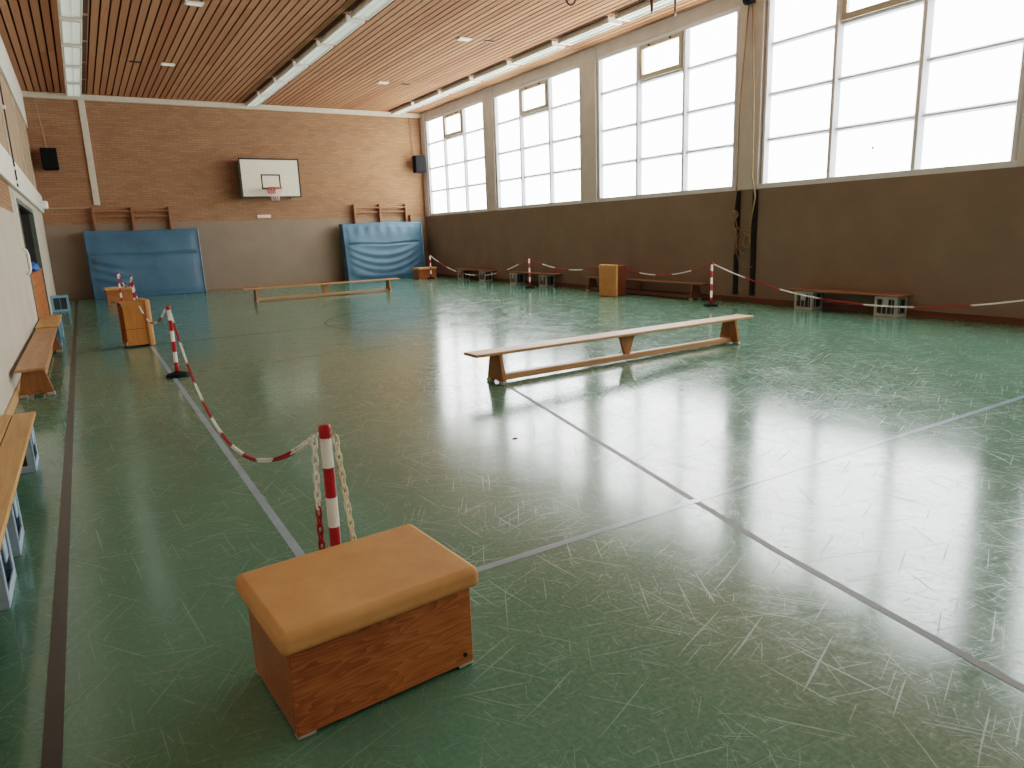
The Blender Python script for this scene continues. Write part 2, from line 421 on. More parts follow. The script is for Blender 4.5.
# right wall: felt with its shade in the colour, pillars and windows above
bm = B()
box(bm, XR - .02, XR + .3, YF - .3, D + .3, 0, HW, mi=0)
box(bm, XR - .005, XR + .3, YF - .3, D + .3, 5.30, HC + .1, mi=1)
struct('wall_right', bm, ['felt_r', 'concrete'])
struct('baseboard_right', box(B(), XR - .045, XR - .02, YF, D, 0, 0.10, .004), 'baseboard')
bays = [(19.09, 23.26), (14.31, 18.53), (9.53, 13.73), (4.78, 8.99), (0.05, 4.26)]
pill = [(23.26, D + .1), (18.53, 19.09), (13.73, 14.31), (8.99, 9.53), (4.26, 4.78), (YF - .1, 0.05)]
for i, (a, b) in enumerate(pill):
    struct('trim_%d' % (5 + i), box(B(), XR - .035, XR + .3, a, b, HW, HC, .008), 'concrete')
ROWS = [2.18, 2.92, 3.68, 4.50, 5.22]
for i, (a, b) in enumerate(bays):
    n = i + 1
    fx0, fx1 = XR + .015, XR + .12
    fr = B()
    c1, c2 = a + (b - a) / 3, a + 2 * (b - a) / 3
    box(fr, fx0 - .03, fx1, a, b, HW, 2.17, .005)                  # sill rail
    box(fr, fx0, fx1, a, b, 5.22, 5.31, .005)
    for y, w in ((a + .07, .14), (c1, .17), (c2, .17), (b - .07, .14)):
        f0 = fx0 - .02
        prism(fr, [(fx1, y - w / 2), (fx1, y + w / 2), (XR + .07, y + w / 2), (f0, y + w * .16), (f0, y - w * .16), (XR + .07, y - w / 2)], 'Z', 2.17, 5.22)
    for z in ROWS[1:-1]:
        prism(fr, [(fx1, z - .045), (fx1, z + .04), (XR + .07, z + .04), (fx0 + .02, z + .012), (fx0 + .02, z - .016), (XR + .07, z - .045)], 'Y', a + .02, b - .02)
    w = struct('window_%d' % n, fr, 'frame')
    gl = B(); box(gl, XR + .075, XR + .085, a + .05, b - .05, 2.15, 5.24)
    obj('window_glass', gl, 'glass', w)
    s = B(); y0, y1, z0, z1 = c1 + .085, c2 - .085, 4.53, 5.22
    sx0, sx1 = fx0 - .025, fx0 + .055
    box(s, sx0, sx1, y0, y1, z0, z0 + .10, .005); box(s, sx0, sx1, y0, y1, z1 - .09, z1, .005)
    box(s, sx0, sx1, y0, y0 + .075, z0 + .1, z1 - .09, .005); box(s, sx0, sx1, y1 - .075, y1, z0 + .1, z1 - .09, .005)
    sh = obj('vent_sash', s, 'sash', w)
    h = B()
    for yy in (y0 + .3, y1 - .3): box(h, sx0 - .03, sx0, yy - .02, yy + .02, z1 - .07, z1 - .03, .004)
    obj('catch', h, 'dark_metal', sh)

# painted court lines, lying on the floor
def strip(bm, pts, w, z=0.0012):
    pts = [Vector((p[0], p[1], 0)) for p in pts]
    L, R = [], []
    for i, p in enumerate(pts):
        d = (pts[min(i + 1, len(pts) - 1)] - pts[max(i - 1, 0)]).normalized(); nrm = Vector((-d.y, d.x, 0)) * w / 2
        L.append(bm.verts.new((p + nrm) + Vector((0, 0, z)))); R.append(bm.verts.new((p - nrm) + Vector((0, 0, z))))
    for i in range(len(pts) - 1): bm.faces.new((R[i], R[i + 1], L[i + 1], L[i]))
    return bm
bm = strip(B(), [(-.287, YF), (-.292, 23.35)], .054)
strip(bm, [(-.26, 11.72), (10.2, 12.2)], .045)
strip(bm, [(5.2 + 1.72 * math.cos(t * PI / 40), 11.9 + 1.75 * math.sin(t * PI / 40)) for t in range(81)], .045)
strip(bm, [(-.26, 23.35), (10.2, 23.35)], .05)
struct('floor_marking', bm, 'line_black')['kind'] = 'structure'
bm = strip(B(), [(.702, 2.58), (.702, 23.0)], .045)
strip(bm, [(.68, 2.60), (10.0, 2.70)], .045, .0014)
struct('floor_marking', bm, 'line_blue')
bm = strip(B(), [(.85, 8.85), (3.6, 9.1), (4.6, 9.2)], .03)
strip(bm, [(-.2, 16.9), (6.0, 17.1)], .035)
struct('floor_marking', bm, 'line_pale')
bm = strip(B(), [(3.40, 5.75), (3.28, 5.18), (2.76, 2.83), (2.57, 1.96), (2.40, 0.88), (2.30, 0.2)], .038)
struct('floor_marking', bm, 'seam')

# ------------------------------------------------------------------ ceiling lights (three rows), vents and sockets
def make_light():
    t = thing('ceiling_light', 'x', 'ceiling light')
    h = B()
    prism(h, [(-.15, .0), (.18, .0), (.18, -.07), (.165, -.11), (.14, -.11), (.14, -.03), (-.14, -.03), (-.14, -.11), (-.165, -.11), (-.18, -.07)], 'Y', -.84, .84)
    obj('housing', h, 'lamp', t)
    for s in (-1, 1):
        e = B(); prism(e, [(-.18, 0), (.18, 0), (.18, -.07), (.165, -.11), (-.165, -.11), (-.18, -.07)], 'Y', s * .84 - .03, s * .84 + .03)
        obj('end_cap', e, 'lamp', t)
    g = B()
    box(g, -.138, .138, -.83, .83, -.065, -.055); box(g, -.022, .022, -.83, .83, -.10, -.06)
    for k in range(24): box(g, -.138, .138, -.82 + k * .071, -.812 + k * .071, -.095, -.06)
    obj('louver', g, 'louver', t)
    g = B(); box(g, -.27, -.185, -.89, .89, -.006, 0); obj('shade_strip', g, 'gap_shade', t)  # thin dark plate painted as the shadow next to the housing
    return t
ORD = ['first', 'second', 'third', 'fourth', 'fifth', 'sixth', 'seventh', 'eighth', 'ninth', 'tenth', 'eleventh']
proto = make_light(); first = True
for rowname, x, cnt in (('by the left wall', .43, 5), ('down the ceiling middle', 5.05, 7), ('beside the windows', 9.72, 7)):
    for k in range(cnt):
        lab = 'louvred white ceiling light, %s from the back wall in the row %s' % (ORD[k], rowname)
        o = proto if first else dup(proto)
        first = False
        o.location = (x, 22.45 - 1.955 * k, HC - .002); o.rotation_euler = (0, 0, PI if x < 1 else 0); o['label'] = lab; o['group'] = 'louvred ceiling lights'

def make_vent():
    t = thing('ceiling_vent', 'x', 'vent')
    p = B(); box(p, -.15, .15, -.10, .10, -.03, 0, .008); obj('plate', p, 'lamp', t)
    g = B()
    for k in range(5): box(g, -.12, .12, -.075 + k * .033, -.063 + k * .033, -.036, -.03)
    obj('grille', g, 'louver', t)
    return t
proto = make_vent()
for k, (x, y, lab) in enumerate([(2.28, 14.15, 'pale ceiling plate between left and middle light rows, the one nearer the viewer'),
                                 (2.33, 19.0, 'pale ceiling plate between left and middle light rows, the one nearer the back wall'),
                                 (7.66, 19.15, 'pale ceiling plate between middle and window light rows, nearer the back wall'),
                                 (7.66, 14.35, 'pale ceiling plate between middle and window light rows, nearer the viewer')]):
    o = proto if k == 0 else dup(proto)
    o.location = (x, y, HC - .001); o['label'] = lab; o['group'] = 'pale ceiling plates'
sk = None
for x, y, lab in [(1.62, 14.0, 'dark slot in the ceiling beside the pale plate nearer the viewer, left side'),
                  (1.66, 19.05, 'dark slot in the ceiling beside the pale plate nearer the back wall, left side'),
                  (8.33, 19.15, 'dark slot in the ceiling right of the far pale plate toward the windows'),
                  (8.27, 14.33, 'dark slot in the ceiling right of the near pale plate toward the windows')]:
    if sk is None:
        bm = B(); box(bm, -.12, .12, -.05, .05, -.012, 0, .004)
        box(bm, -.10, .10, -.035, .035, -.02, -.012)
        sk = obj('ceiling_socket', bm, 'dark_metal'); o = sk
    else:
        o = sk.copy(); COL.objects.link(o)
    o.location = (x, y, HC - .001); tag(o, lab, 'ceiling slot', 'dark ceiling slots')

# hanging ring strap and rope ends
bm = B(); zb = 4.66
pts = [(6.50, 9.0, HC + .03), (6.50, 9.0, zb + .15)] + [(6.58 - .08 * math.cos(k * PI / 10), 9.0, zb + .08 - .08 * math.sin(k * PI / 10)) for k in range(11)] + [(6.66, 9.0, zb + .15), (6.66, 9.0, HC + .03)]
tube(bm, pts, .014, 8)
tag(obj('hanging_strap', bm, 'leather'), 'dark leather loop hanging from the slatted ceiling near top centre', 'strap')
for k, (x, y, z, lab) in enumerate([(8.14, 9.0, 4.70, 'brown hanging rope end in front of the light row, left of the pair'), (8.63, 9.0, 4.74, 'brown hanging rope end nearest the top of the windows')]):
    t = thing('hanging_rope', lab, 'rope', (x, y, z), 0, 'rope ends hanging at the windows')
    r = B(); tube(r, [(0, 0, HC + .03 - z), (0, 0, .32), (0, 0, .26), (0, 0, .06)], .012, 8, taper=[1, 1, 2.4 if k == 0 else 1.4, 1.6 if k == 0 else 1.2]); obj('rope', r, 'leather', t)
    r = B(); lathe(r, [(.012, 0), (.02, .015), (.02, .05), (.012, .065)], n=10); obj('ferrule', r, 'steel', t)

# ------------------------------------------------------------------ back wall fittings
# flat white channel running down from the light row
tag(obj('cable_channel', box(B(), .50, .66, D - .06, D - .001, 2.60, HC - .15, .008), 'beam'), 'flat pale vertical channel on the brick back wall, left side', 'channel')

# backboard
BY = D - .55
t = thing('basketball_backboard', 'white basketball backboard with black border high on the brick wall', 'basketball hoop', (5.32, BY, 2.74))
hw, hh = .90, 1.17
obj('board', box(B(), -hw, hw, -.015, .015, 0, hh, .004), 'board_white', t)
bm = B(); bw = .045
box(bm, -hw, hw, -.019, -.0155, 0, bw); box(bm, -hw, hw, -.019, -.0155, hh - bw, hh)
box(bm, -hw, -hw + bw, -.019, -.0155, bw, hh - bw); box(bm, hw - bw, hw, -.019, -.0155, bw, hh - bw)
obj('border', bm, 'board_line', t)
bm = B(); a, b0, b1, w = .29, .26, .70, .04
box(bm, -a, a, -.019, -.0155, b0, b0 + w); box(bm, -a, a, -.019, -.0155, b1 - w, b1)
box(bm, -a, -a + w, -.019, -.0155, b0 + w, b1 - w); box(bm, a - w, a, -.019, -.0155, b0 + w, b1 - w)
obj('target_square', bm, 'board_line', t)
for sx in (-.72, .72):
    bm = B(); box(bm, sx - .04, sx + .04, .016, .53, .12, .18); box(bm, sx - .04, sx + .04, .016, .53, .98, 1.04)
    box(bm, sx - .04, sx + .04, .45, .54, .0, 1.12); box(bm, sx - .03, sx + .03, .016, .07, .05, 1.1)
    obj('bracket', bm, 'grey_metal', t)
bm = B(); box(bm, -.88, -.83, .016, .53, .05, 1.12); obj('side_panel', bm, 'grey_metal', t)
bm = B(); rc = (0, -.38, .27)
tube(bm, [(rc[0] + .225 * math.cos(k * PI / 18), rc[1] + .225 * math.sin(k * PI / 18), rc[2]) for k in range(36)], .016, 8, closed=True)
box(bm, -.10, .10, -.16, -.02, .24, .29, .005); box(bm, -.12, .12, -.035, -.02, .12, .32, .004)
rim = obj('rim', bm, 'rim', t)
bm = B()
for k in range(12):
    for s in (1, -1):
        pts = []
        for j in range(7):
            f = j / 6; ang = 2 * PI * (k + s * f * 1.5) / 12; rr = .22 - .11 * math.sin(f * PI / 2)
            pts.append((rc[0] + rr * math.cos(ang), rc[1] + rr * math.sin(ang), rc[2] - .02 - .36 * f))
        tube(bm, pts, .006, 4)
obj('net', bm, 'net', rim)

t = thing('wall_sign', 'small pale pink horizontal strip on the wall below the backboard', 'sign', (5.12, D - .03, 2.15))
obj('panel', box(B(), -.21, .21, -.012, .02, 0, .10, .006), 'sign', t)

def speaker(label, x, y, z, rz, cable_top):
    t = thing('loudspeaker', label, 'speaker', (x, y, z), 0, None)
    bm = B(); prism(bm, [(-.19, -.20), (.19, -.20), (.16, .10), (-.16, .10)], 'Z', 0, .56, .015); obj('cabinet', bm, 'black_plastic', t)
    bm = B(); box(bm, -.165, .165, -.212, -.198, .04, .52, .006); obj('front_grille', bm, 'rubber', t)
    bm = B(); box(bm, -.03, .03, .08, .255, .25, .31); box(bm, -.06, .06, .235, .265, .18, .38); obj('bracket', bm, 'steel', t)
    bm = B(); tube(bm, [(-.02, .15, .56), (-.04, .19, .75), (-.12, .21, cable_top - z)], .010, 6); obj('cable', bm, 'felt_u', t)
speaker('black loudspeaker high in the left corner of the back wall', -.37, D - .27, 3.52, .10, 5.4)
speaker('black loudspeaker high in the right corner beside the windows', 10.42, D - .27, 3.56, -.12, 5.4)

# wall bars
def wall_bars(label, x0, x1, x2, extra):
    t = thing('wall_bars', label, 'wall bars', (x0, D - .02, 0), 0, None)
    for x in (x0, x1, x2):
        bm = B(); box(bm, x - x0 - .032, x - x0 + .032, -.18, 0, 0, 2.53, .005)
        obj('upright', bm, 'bar_wood', t)
    for z, w, yy in ((2.42, .05, -.13), (2.27, .045, -.09)):
        bm = B(); box(bm, .0, x2 - x0, yy - .018, yy + .018, z - w / 2, z + w / 2, .006)
        obj('rung', bm, 'bar_wood', t)
    for k in range(9):
        bm = B(); box(bm, .0, x2 - x0, -.10, -.064, .30 + k * .19 - .02, .30 + k * .19 + .02, .006); obj('rung', bm, 'bar_wood', t)
    if extra:
        bm = B(); box(bm, x2 - x0 + .16, x2 - x0 + .21, -.13, 0, 1.6, 2.16, .005); obj('side_post', bm, 'bar_wood', t)
wall_bars('wooden wall bars behind the left blue mat', .44, 1.42, 2.40, False)
wall_bars('wooden wall bars behind the right blue mat', 8.05, 8.95, 9.90, True)

# big blue soft mats leaning on the wall bars
def mat(label, x0, w, h, th, seed, folds):
    t = thing('crash_mat', label, 'gym mat', (x0, 0, 0), 0, 'blue crash mats against the back wall')
    rnd = random.Random(seed); nx, nz = 90, 64
    bm = B(); F, K = {}, {}
    for i in range(nx + 1):
        for j in range(nz + 1):
            u, v = i / nx, j / nz
            e = min(1, min(u, 1 - u) * 14) * min(1, min(v, 1 - v) * 12)
            d = 0.05 * (1 - (2 * u - 1) ** 4) * (1 - (2 * v - 1) ** 4)
            for (vc, sag, amp, wid, uc, uw, slope) in folds:
                vv = vc - sag * (1 - ((u - .5) * 2) ** 2) + slope * (u - .5)
                d += amp * math.exp(-((v - vv) / wid) ** 2) * math.exp(-((u - uc) / uw) ** 4)
            d -= 0.035 * math.exp(-((v - .635 - .01 * math.sin(u * 9)) / .014) ** 2) * (1 if .04 < u < .96 else 0)
            d += (.001 if seed == 2 else .004) * math.sin(u * 47 + seed) * math.exp(-((v - .9) / .1) ** 2) * 2.0
            lean = .20 * (1 - v)
            y = D - .235 - th * .85 - lean - d * e
            zz = v * h + .018 * math.sin(u * 5 + seed) * v * (1 if v > .9 else 0)
            F[i, j] = bm.verts.new((u * w + .03 * (1 - v) * (1 if i == 0 else 0), y, zz))
            if i in (0, nx) or j in (0, nz):
                K[i, j] = bm.verts.new((u * w, D - .215 - lean * .95, v * h))
    for i in range(nx):
        for j in range(nz):
            f = bm.faces.new((F[i, j], F[i + 1, j], F[i + 1, j + 1], F[i, j + 1])); f.smooth = True
    ring = [(i, 0) for i in range(nx)] + [(nx, j) for j in range(nz)] + [(i, nz) for i in range(nx, 0, -1)] + [(0, j) for j in range(nz, 0, -1)]
    for k in range(len(ring)):
        a, b = ring[k], ring[(k + 1) % len(ring)]
        bm.faces.new((F[a], K[a], K[b], F[b]))
    bm.faces.new([K[r] for r in ring])
    obj('cover', bm, 'blue_vinyl', t)
    bm = B()
    for k in range(1):
        pts = [(w + .004, D - .235 - th * .85 - .20 * (1 - j / 12) - .012, j / 12 * h * .985 + .012) for j in range(13)]
        tube(bm, pts, .016, 6)
    obj('edge_piping', bm, 'blue_edge', t)
    bm = B(); tube(bm, [(w * .0 + .02 + w * .96 * k / 24, D - .235 - th * .85 - .20 * .365 - .02, .635 * h + .01 * math.sin(k * .4)) for k in range(25)], .008, 5)
    obj('seam', bm, 'blue_vinyl', t)
    bm = B(); box(bm, w - .02, w + .012, D - .235 - th * .85 - .20 * .33 - .03, D - .20 - .1, .66 * h, .66 * h + .05, .005); obj('strap', bm, 'blue_edge', t)
    return t
mat('large blue crash mat leaning on the wall at left, nearly smooth', .12, 2.93, 1.88, .30, 2,
    [(.50, .02, .030, .05, .12, .16, -.35), (.40, .02, .032, .045, .12, .18, -.40), (.28, .03, .034, .045, .13, .20, -.40), (.17, .03, .032, .045, .14, .20, -.35), (.52, .05, .012, .04, .3, .3, -.15)])
mat('large blue crash mat leaning on the wall at right, with sagging folds', 7.45, 2.80, 1.90, .36, 5,
    [(.64, .20, .030, .045, .5, .48, .02), (.56, .26, .032, .045, .5, .46, .05), (.44, .26, .034, .05, .52, .46, .06), (.32, .26, .032, .05, .5, .48, .06), (.24, .24, .028, .045, .5, .5, .04), (.74, .12, .016, .05, .5, .45, 0)])

# ------------------------------------------------------------------ left wall fittings
bm = B(); pts = [(0, 0, 0), (.05, 0, .03), (.065, 0, .10), (.065, 0, .30), (.05, 0, .37), (0, 0, .40)]
o = obj('grab_handle', tube(bm, pts, .018, 8), 'white_plastic'); o.location = (XL, 13.22, 1.09)
tag(o, 'white curved pull handle on the pale left wall beside the dark opening', 'handle')
t = thing('wall_lamp', 'small white box lamp on the left wall near the back corner', 'wall lamp', (XL + .005, 22.3, 2.46))
obj('body', box(B(), 0, .20, -.11, .11, 0, .20, .02), 'white_plastic', t)
obj('cover', box(B(), .04, .17, -.135, -.108, .03, .17, .01), 'lamp', t)
t = thing('wall_cable', 'thin dark vertical cable with white clips high on the left wall', 'cable', (XL + .075, 13.55, 2.42))
obj('cord', tube(B(), [(0, 0, 0), (0, 0, .5), (0, .03, 1.1), (0, .05, 2.2)], .012, 6), 'dark_metal', t)
for z in (.05, .25, 1.14):
    obj('clip', box(B(), -.02, .025, -.03 + .0, .03, z, z + .05, .006), 'white_plastic', t)
t = thing('wooden_board', 'orange-brown wooden board standing across the lower part of the dark opening', 'board', (XL - .03, 16.15, 0))
bm = B()
for k in range(5): box(bm, -.03, .02, -2.1, 2.1, k * .205, k * .205 + .20, .006)
obj('panel', bm, 'door_wood', t)
bm = B(); box(bm, -.05, .03, -2.12, 2.12, 1.025, 1.06, .006); obj('top_rail', bm, 'door_wood', t)
bm = B()
bmesh.ops.create_icosphere(bm, subdivisions=3, radius=1.0)
for v in bm.verts:
    k = 1 + .16 * math.sin(v.co.x * 7 + v.co.y * 3) * math.cos(v.co.z * 6 + v.co.y * 5)
    v.co = Vector((v.co.x * .10 * k, v.co.y * .55 * k, max(-.06, v.co.z * .10 * k)))
o = obj('cloth_bundle', bm, 'blue_cloth', None, True); o.location = (XL - .06, 16.3, 1.12)
tag(o, 'bright blue crumpled bundle on top of the wooden board at the opening', 'cloth')

# ------------------------------------------------------------------ ropes and rails at the pillar on the right wall
for y, lab in ((9.42, 'dark vertical metal rail on the brown wall, farther from the viewer'), (9.02, 'dark vertical metal rail on the brown wall, nearer the viewer')):
    bm = B(); box(bm, -.05, 0, -.045, .045, .14, 2.06, .004); box(bm, -.065, -.05, -.02, .02, .14, 2.06)
    o = obj('wall_rail', bm, 'dark_metal'); o.location = (XR - .02, y, 0)
    tag(o, lab, 'rail', 'rails below the pillar')
t = thing('rope_pulley', 'black pulley at the top of the pillar between two windows', 'pulley', (XR - .16, 9.25, 5.29))
bm = B(); tube(bm, [(-.0, -.05, 0), (0, .05, 0)], .08, 16); obj('wheel', bm, 'black_plastic', t)
bm = B(); box(bm, -.02, .125, -.07, -.05, -.05, .05, .004); box(bm, -.02, .125, .05, .07, -.05, .05, .004); obj('bracket', bm, 'dark_metal', t)
rx = XR - .10
def wig(pts, r): return tube(B(), pts, r, 7)
bm = tube(B(), [(rx + .02, 9.29, 5.26), (rx, 9.40, 3.6), (rx, 9.41, 2.2), (rx - .02, 9.44, 1.72)], .014, 7)
for k in range(3):
    tube(bm, [(rx - .02 + .02 * math.cos(t * .5 + k), 9.47 + .07 * math.cos(t * PI / 8) - .02 * k, 1.60 + .07 * math.sin(t * PI / 8) + .02 * k) for t in range(16)], .013, 6, closed=True)
tube(bm, [(rx - .02, 9.44, 1.60), (rx - .01, 9.42, 1.3), (rx, 9.44, .95), (rx, 9.41, .9), (rx - .01, 9.40, 1.4)], .011, 6)
tag(obj('pull_rope', bm, 'rope'), 'pale rope down the pillar tied in a knot over the farther dark rail', 'rope')
bm = tube(B(), [(rx + .02, 9.21, 5.26), (rx, 9.09, 3.6), (rx, 9.06, 2.3), (rx - .02, 8.96, 1.95), (rx - .02, 9.02, 1.6), (rx - .02, 9.06, 1.3)], .014, 7)
for k in range(4):
    c = (9.12 + .03 * k, 1.15 + .05 * math.sin(k * 2))
    tube(bm, [(rx - .03 + .01 * k, c[0] + (.07 + .03 * k) * math.cos(t * PI / 9), c[1] + (.13 + .03 * k) * math.sin(t * PI / 9)) for t in range(18)], .010, 6, closed=True)
tube(bm, [(rx - .02, 9.40, 1.55), (rx - .02, 9.36, 1.42), (rx - .02, 9.25, 1.32), (rx - .02, 9.10, 1.24)], .010, 6)
tube(bm, [(rx - .02, 9.36, 1.42), (rx - .02, 9.36, .98), (rx - .02, 9.27, .72), (rx - .02, 9.12, .66), (rx - .02, 8.98, .68)], .008, 6)
tag(obj('pull_rope', bm, 'rope'), 'pale rope down the pillar ending in loose coils on the nearer dark rail', 'rope')

bm = B(); lathe(bm, [(.022, 0), (.022, .003)], n=14)
bmesh.ops.rotate(bm, verts=bm.verts, cent=(0, 0, 0), matrix=Matrix.Rotation(-PI / 2, 3, 'Y'))
o = obj('window_sticker', bm, 'steel'); o.location = (XR + .074, 6.88, 2.56)
tag(o, 'small grey round spot on the bottom middle pane of the nearest window', 'sticker')
bm = B(); prism(bm, [(-.02, -.01), (.012, -.014), (.024, .004), (.004, .015), (-.018, .008)], 'Z', 0, .004)
o = obj('floor_scrap', bm, 'rubber'); o.location = (2.54, 4.25, 0.0005); tag(o, 'tiny dark scrap lying on the green floor in front of the long bench', 'scrap')

# ------------------------------------------------------------------ vaulting boxes
def vaulting_box(label, loc, rz, wood, upright=0, group='small padded vaulting boxes'):
    """upright 0: standing on its base; +1 / -1: standing on one end with the pad facing +x / -x"""
    t = thing('vaulting_box', label, 'vaulting box', loc, rz, group)
    L, W, H, P = .635, .445, .300, .078
    R = Matrix.Identity(4)
    if upright:
        R = Matrix.Translation((-.18 * upright, 0, .345)) @ Matrix.Rotation(PI / 2 * upright, 4, 'Y')
    def fin(name, bm, m, par=t, smooth=False):
        o = obj(name, bm, m, par, smooth)
        o.matrix_local = R if par is t else Matrix.Identity(4)
        return o
    th = .018
    bm = B()
    box(bm, -L / 2, L / 2, -W / 2, -W / 2 + th, .012, H, .004); box(bm, -L / 2, L / 2, W / 2 - th, W / 2, .012, H, .004)
    box(bm, -L / 2, -L / 2 + th, -W / 2 + th, W / 2 - th, .012, H, .003); box(bm, L / 2 - th, L / 2, -W / 2 + th, W / 2 - th, .012, H, .003)
    box(bm, -L / 2 + th, L / 2 - th, -W / 2 + th, W / 2 - th, H - .02, H)
    body = fin('body', bm, wood)
    bm = B()
    box(bm, -.345, .345, -.253, .253, H + .002, H + P, .026, 5)
    pad = fin('pad', bm, 'pad', smooth=True)
    wn = pad.modifiers.new('normals', 'WEIGHTED_NORMAL'); wn.keep_sharp = False; wn.weight = 100
    for sx in (-1, 1):
        for sy in (-1, 1):
            bm = B(); box(bm, sx * (L / 2 - .03) - .03, sx * (L / 2 - .03) + .03, sy * (W / 2 - .02) - .02, sy * (W / 2 - .02) + .02, 0, .014, .005)
            fin('rubber_foot', bm, 'steel')
    bm = B(); lathe(bm, [(.008, 0), (.008, .004)], n=12)
    bmesh.ops.rotate(bm, verts=bm.verts, cent=(0, 0, 0), matrix=Matrix.Rotation(PI / 2, 3, 'X'))
    bmesh.ops.translate(bm, verts=bm.verts, vec=(L / 2 - .035, -W / 2 - .0005, .05))
    fin('plug', bm, 'dark_metal')
    return t
vaulting_box('small padded vaulting box with tan leather top, closest to the viewer', (.656, 2.192, 0), .080, 'red_wood')
vb = vaulting_box('padded vaulting box standing on end, orange side to viewer, left of the barrier line', (.54, 11.90, 0), .12, 'sunlit_wood', 1)
vaulting_box('low reddish padded vaulting box in front of the left blue mat', (.735, 21.75, 0), .02, 'red_wood')
vaulting_box('padded vaulting box standing on end, tan pad facing into the hall, at the right', (9.98, 12.22, 0), .17, 'shaded_red_wood', -1)
vaulting_box('low padded vaulting box in the back right corner beside the blue mat', (9.86, 22.05, 0), .0, 'red_wood')
bm = B(); box(bm, -.205, .135, -.2235, -.2205, .268, .274)
o = obj('joint', bm, 'dark_metal', vb)

# ------------------------------------------------------------------ barrier posts and chains
def make_post():
    t = thing('barrier_post', 'x', 'barrier post')
    bm = B()
    prof, mi = [], []
    zs = [.04, .165, .285, .405, .525, .645, .762]
    cols = [0, 1, 0, 1, 0, 1]
    for k in range(6):
        prof += [(.0215, zs[k]), (.0215, zs[k + 1])]; mi += [cols[k], cols[k]]
    lathe(bm, prof, n=20, mi=mi)
    obj('pole', bm, ['red_plastic', 'white_plastic'], t)
    bm = B(); lathe(bm, [(.0222, .762), (.0235, .765), (.0235, .80), (.021, .808), (.010, .811)], n=20)
    for s in (1, -1):
        tube(bm, [(0, s * .02, .775), (0, s * .042, .772), (0, s * .05, .782), (0, s * .045, .795)], .006, 6)
    obj('cap', bm, 'red_plastic', t)
    bm = B(); lathe(bm, [(.125, 0), (.128, .012), (.115, .035), (.06, .05), (.03, .055), (.03, .065)], n=8)
    for p in bm.faces: p.smooth = False
    obj('base', bm, 'rubber', t)
    return t
P1, P2, P3, P4 = (.69, 2.545), (.75, 8.72), (.90, 18.39), (.72, 20.60)
P5, P6, P7, P8 = (9.90, 21.66), (9.95, 15.61), (9.83, 9.21), (9.85, 2.9)
proto = make_post()
for k, (p, lab) in enumerate([(P1, 'red and white barrier post directly behind the nearest vaulting box'), (P2, 'red and white barrier post with black base on the blue line at left'),
                              (P3, 'red and white barrier post right of the low box by the left mat'), (P4, 'red and white barrier post in front of the low box by the left mat'),
                              (P5, 'red and white barrier post in front of the box in the back right corner'), (P6, 'red and white barrier post before the far crate benches along the right wall'),
                              (P7, 'red and white barrier post with black base near the two dark wall rails'), (P8, 'red and white barrier post along the right wall, beyond the crate bench')]):
    o = proto if k == 0 else dup(proto)
    o.location = (p[0], p[1], 0); o['label'] = lab; o['group'] = 'red and white barrier posts'

def chain(name, label, pts_fn, seg=.5, start_white=True, mats=('white_plastic', 'red_plastic'), pitch=.034, colour=None):
    N = 400; P = [Vector(pts_fn(i / N)) for i in range(N + 1)]
    L = [0]
    for i in range(N): L.append(L[-1] + (P[i + 1] - P[i]).length)
    total = L[-1]; bm = B(); s = pitch * .6; k = 0; idx = 0
    while s < total - pitch * .4:
        while L[idx + 1] < s: idx += 1
        f = (s - L[idx]) / max(1e-9, L[idx + 1] - L[idx]); c = P[idx].lerp(P[idx + 1], f); d = (P[idx + 1] - P[idx]).normalized()
        ref = Vector((0, 0, 1)) if abs(d.z) < .95 else Vector((1, 0, 0))
        a = d.cross(ref).normalized(); b = a.cross(d).normalized()
        ang = PI / 4 + (PI / 2 if k % 2 else 0)
        u = a * math.cos(ang) + b * math.sin(ang); w = d.cross(u)
        hl, hw, r = .0135, .0095, .0048
        cen = [(d * (hl + hw * math.sin(q)) + u * hw * math.cos(q)) for q in (0, PI / 4, PI / 2, 3 * PI / 4, PI)] + [(d * (-hl - hw * math.sin(q)) - u * hw * math.cos(q)) for q in (0, PI / 4, PI / 2, 3 * PI / 4, PI)]
        m = int(s / seg) % 2
        m = m if start_white else 1 - m
        if colour: m = colour(s)
        rings = []
        n = len(cen)
        for i in range(n):
            tg = (cen[(i + 1) % n] - cen[i - 1]).normalized(); sd = tg.cross(w).normalized()
            rings.append([bm.verts.new(c + cen[i] + (sd * math.cos(q * PI / 2) + w * math.sin(q * PI / 2)) * r) for q in range(4)])
        for i in range(n):
            A, Bq = rings[i], rings[(i + 1) % n]
            for q in range(4):
                f_ = bm.faces.new((A[q], A[(q + 1) % 4], Bq[(q + 1) % 4], Bq[q])); f_.material_index = m; f_.smooth = True
        s += pitch; k += 1
    bmesh.ops.recalc_face_normals(bm, faces=bm.faces)
    o = obj(name, bm, list(mats))
    return tag(o, label, 'chain', 'plastic barrier chains')
def sagging(a, b, sag, skew=0.0):
    a, b = Vector(a), Vector(b)
    def f(t):
        p = a.lerp(b, t); p.z -= sag * 4 * t * (1 - t) * (1 + skew * (1 - 2 * t)); return p
    return f
ZC = .765
chain('barrier_chain', 'red and white chain sagging along the blue line between the two left posts', sagging((P1[0] - .02, P1[1] + .045, ZC), (P2[0] + .005, P2[1] - .045, ZC), .68), .5)
chain('barrier_chain', 'red and white chain from the left black-based post to the upright orange box', sagging((P2[0] - .04, P2[1] + .03, ZC), (.62, 11.655, .60), .20), .42)
chain('barrier_chain', 'short red and white chain from the upright left box back to the post beyond', sagging((.74, 12.14, .60), (P3[0], P3[1] - .05, ZC), .3), .6)
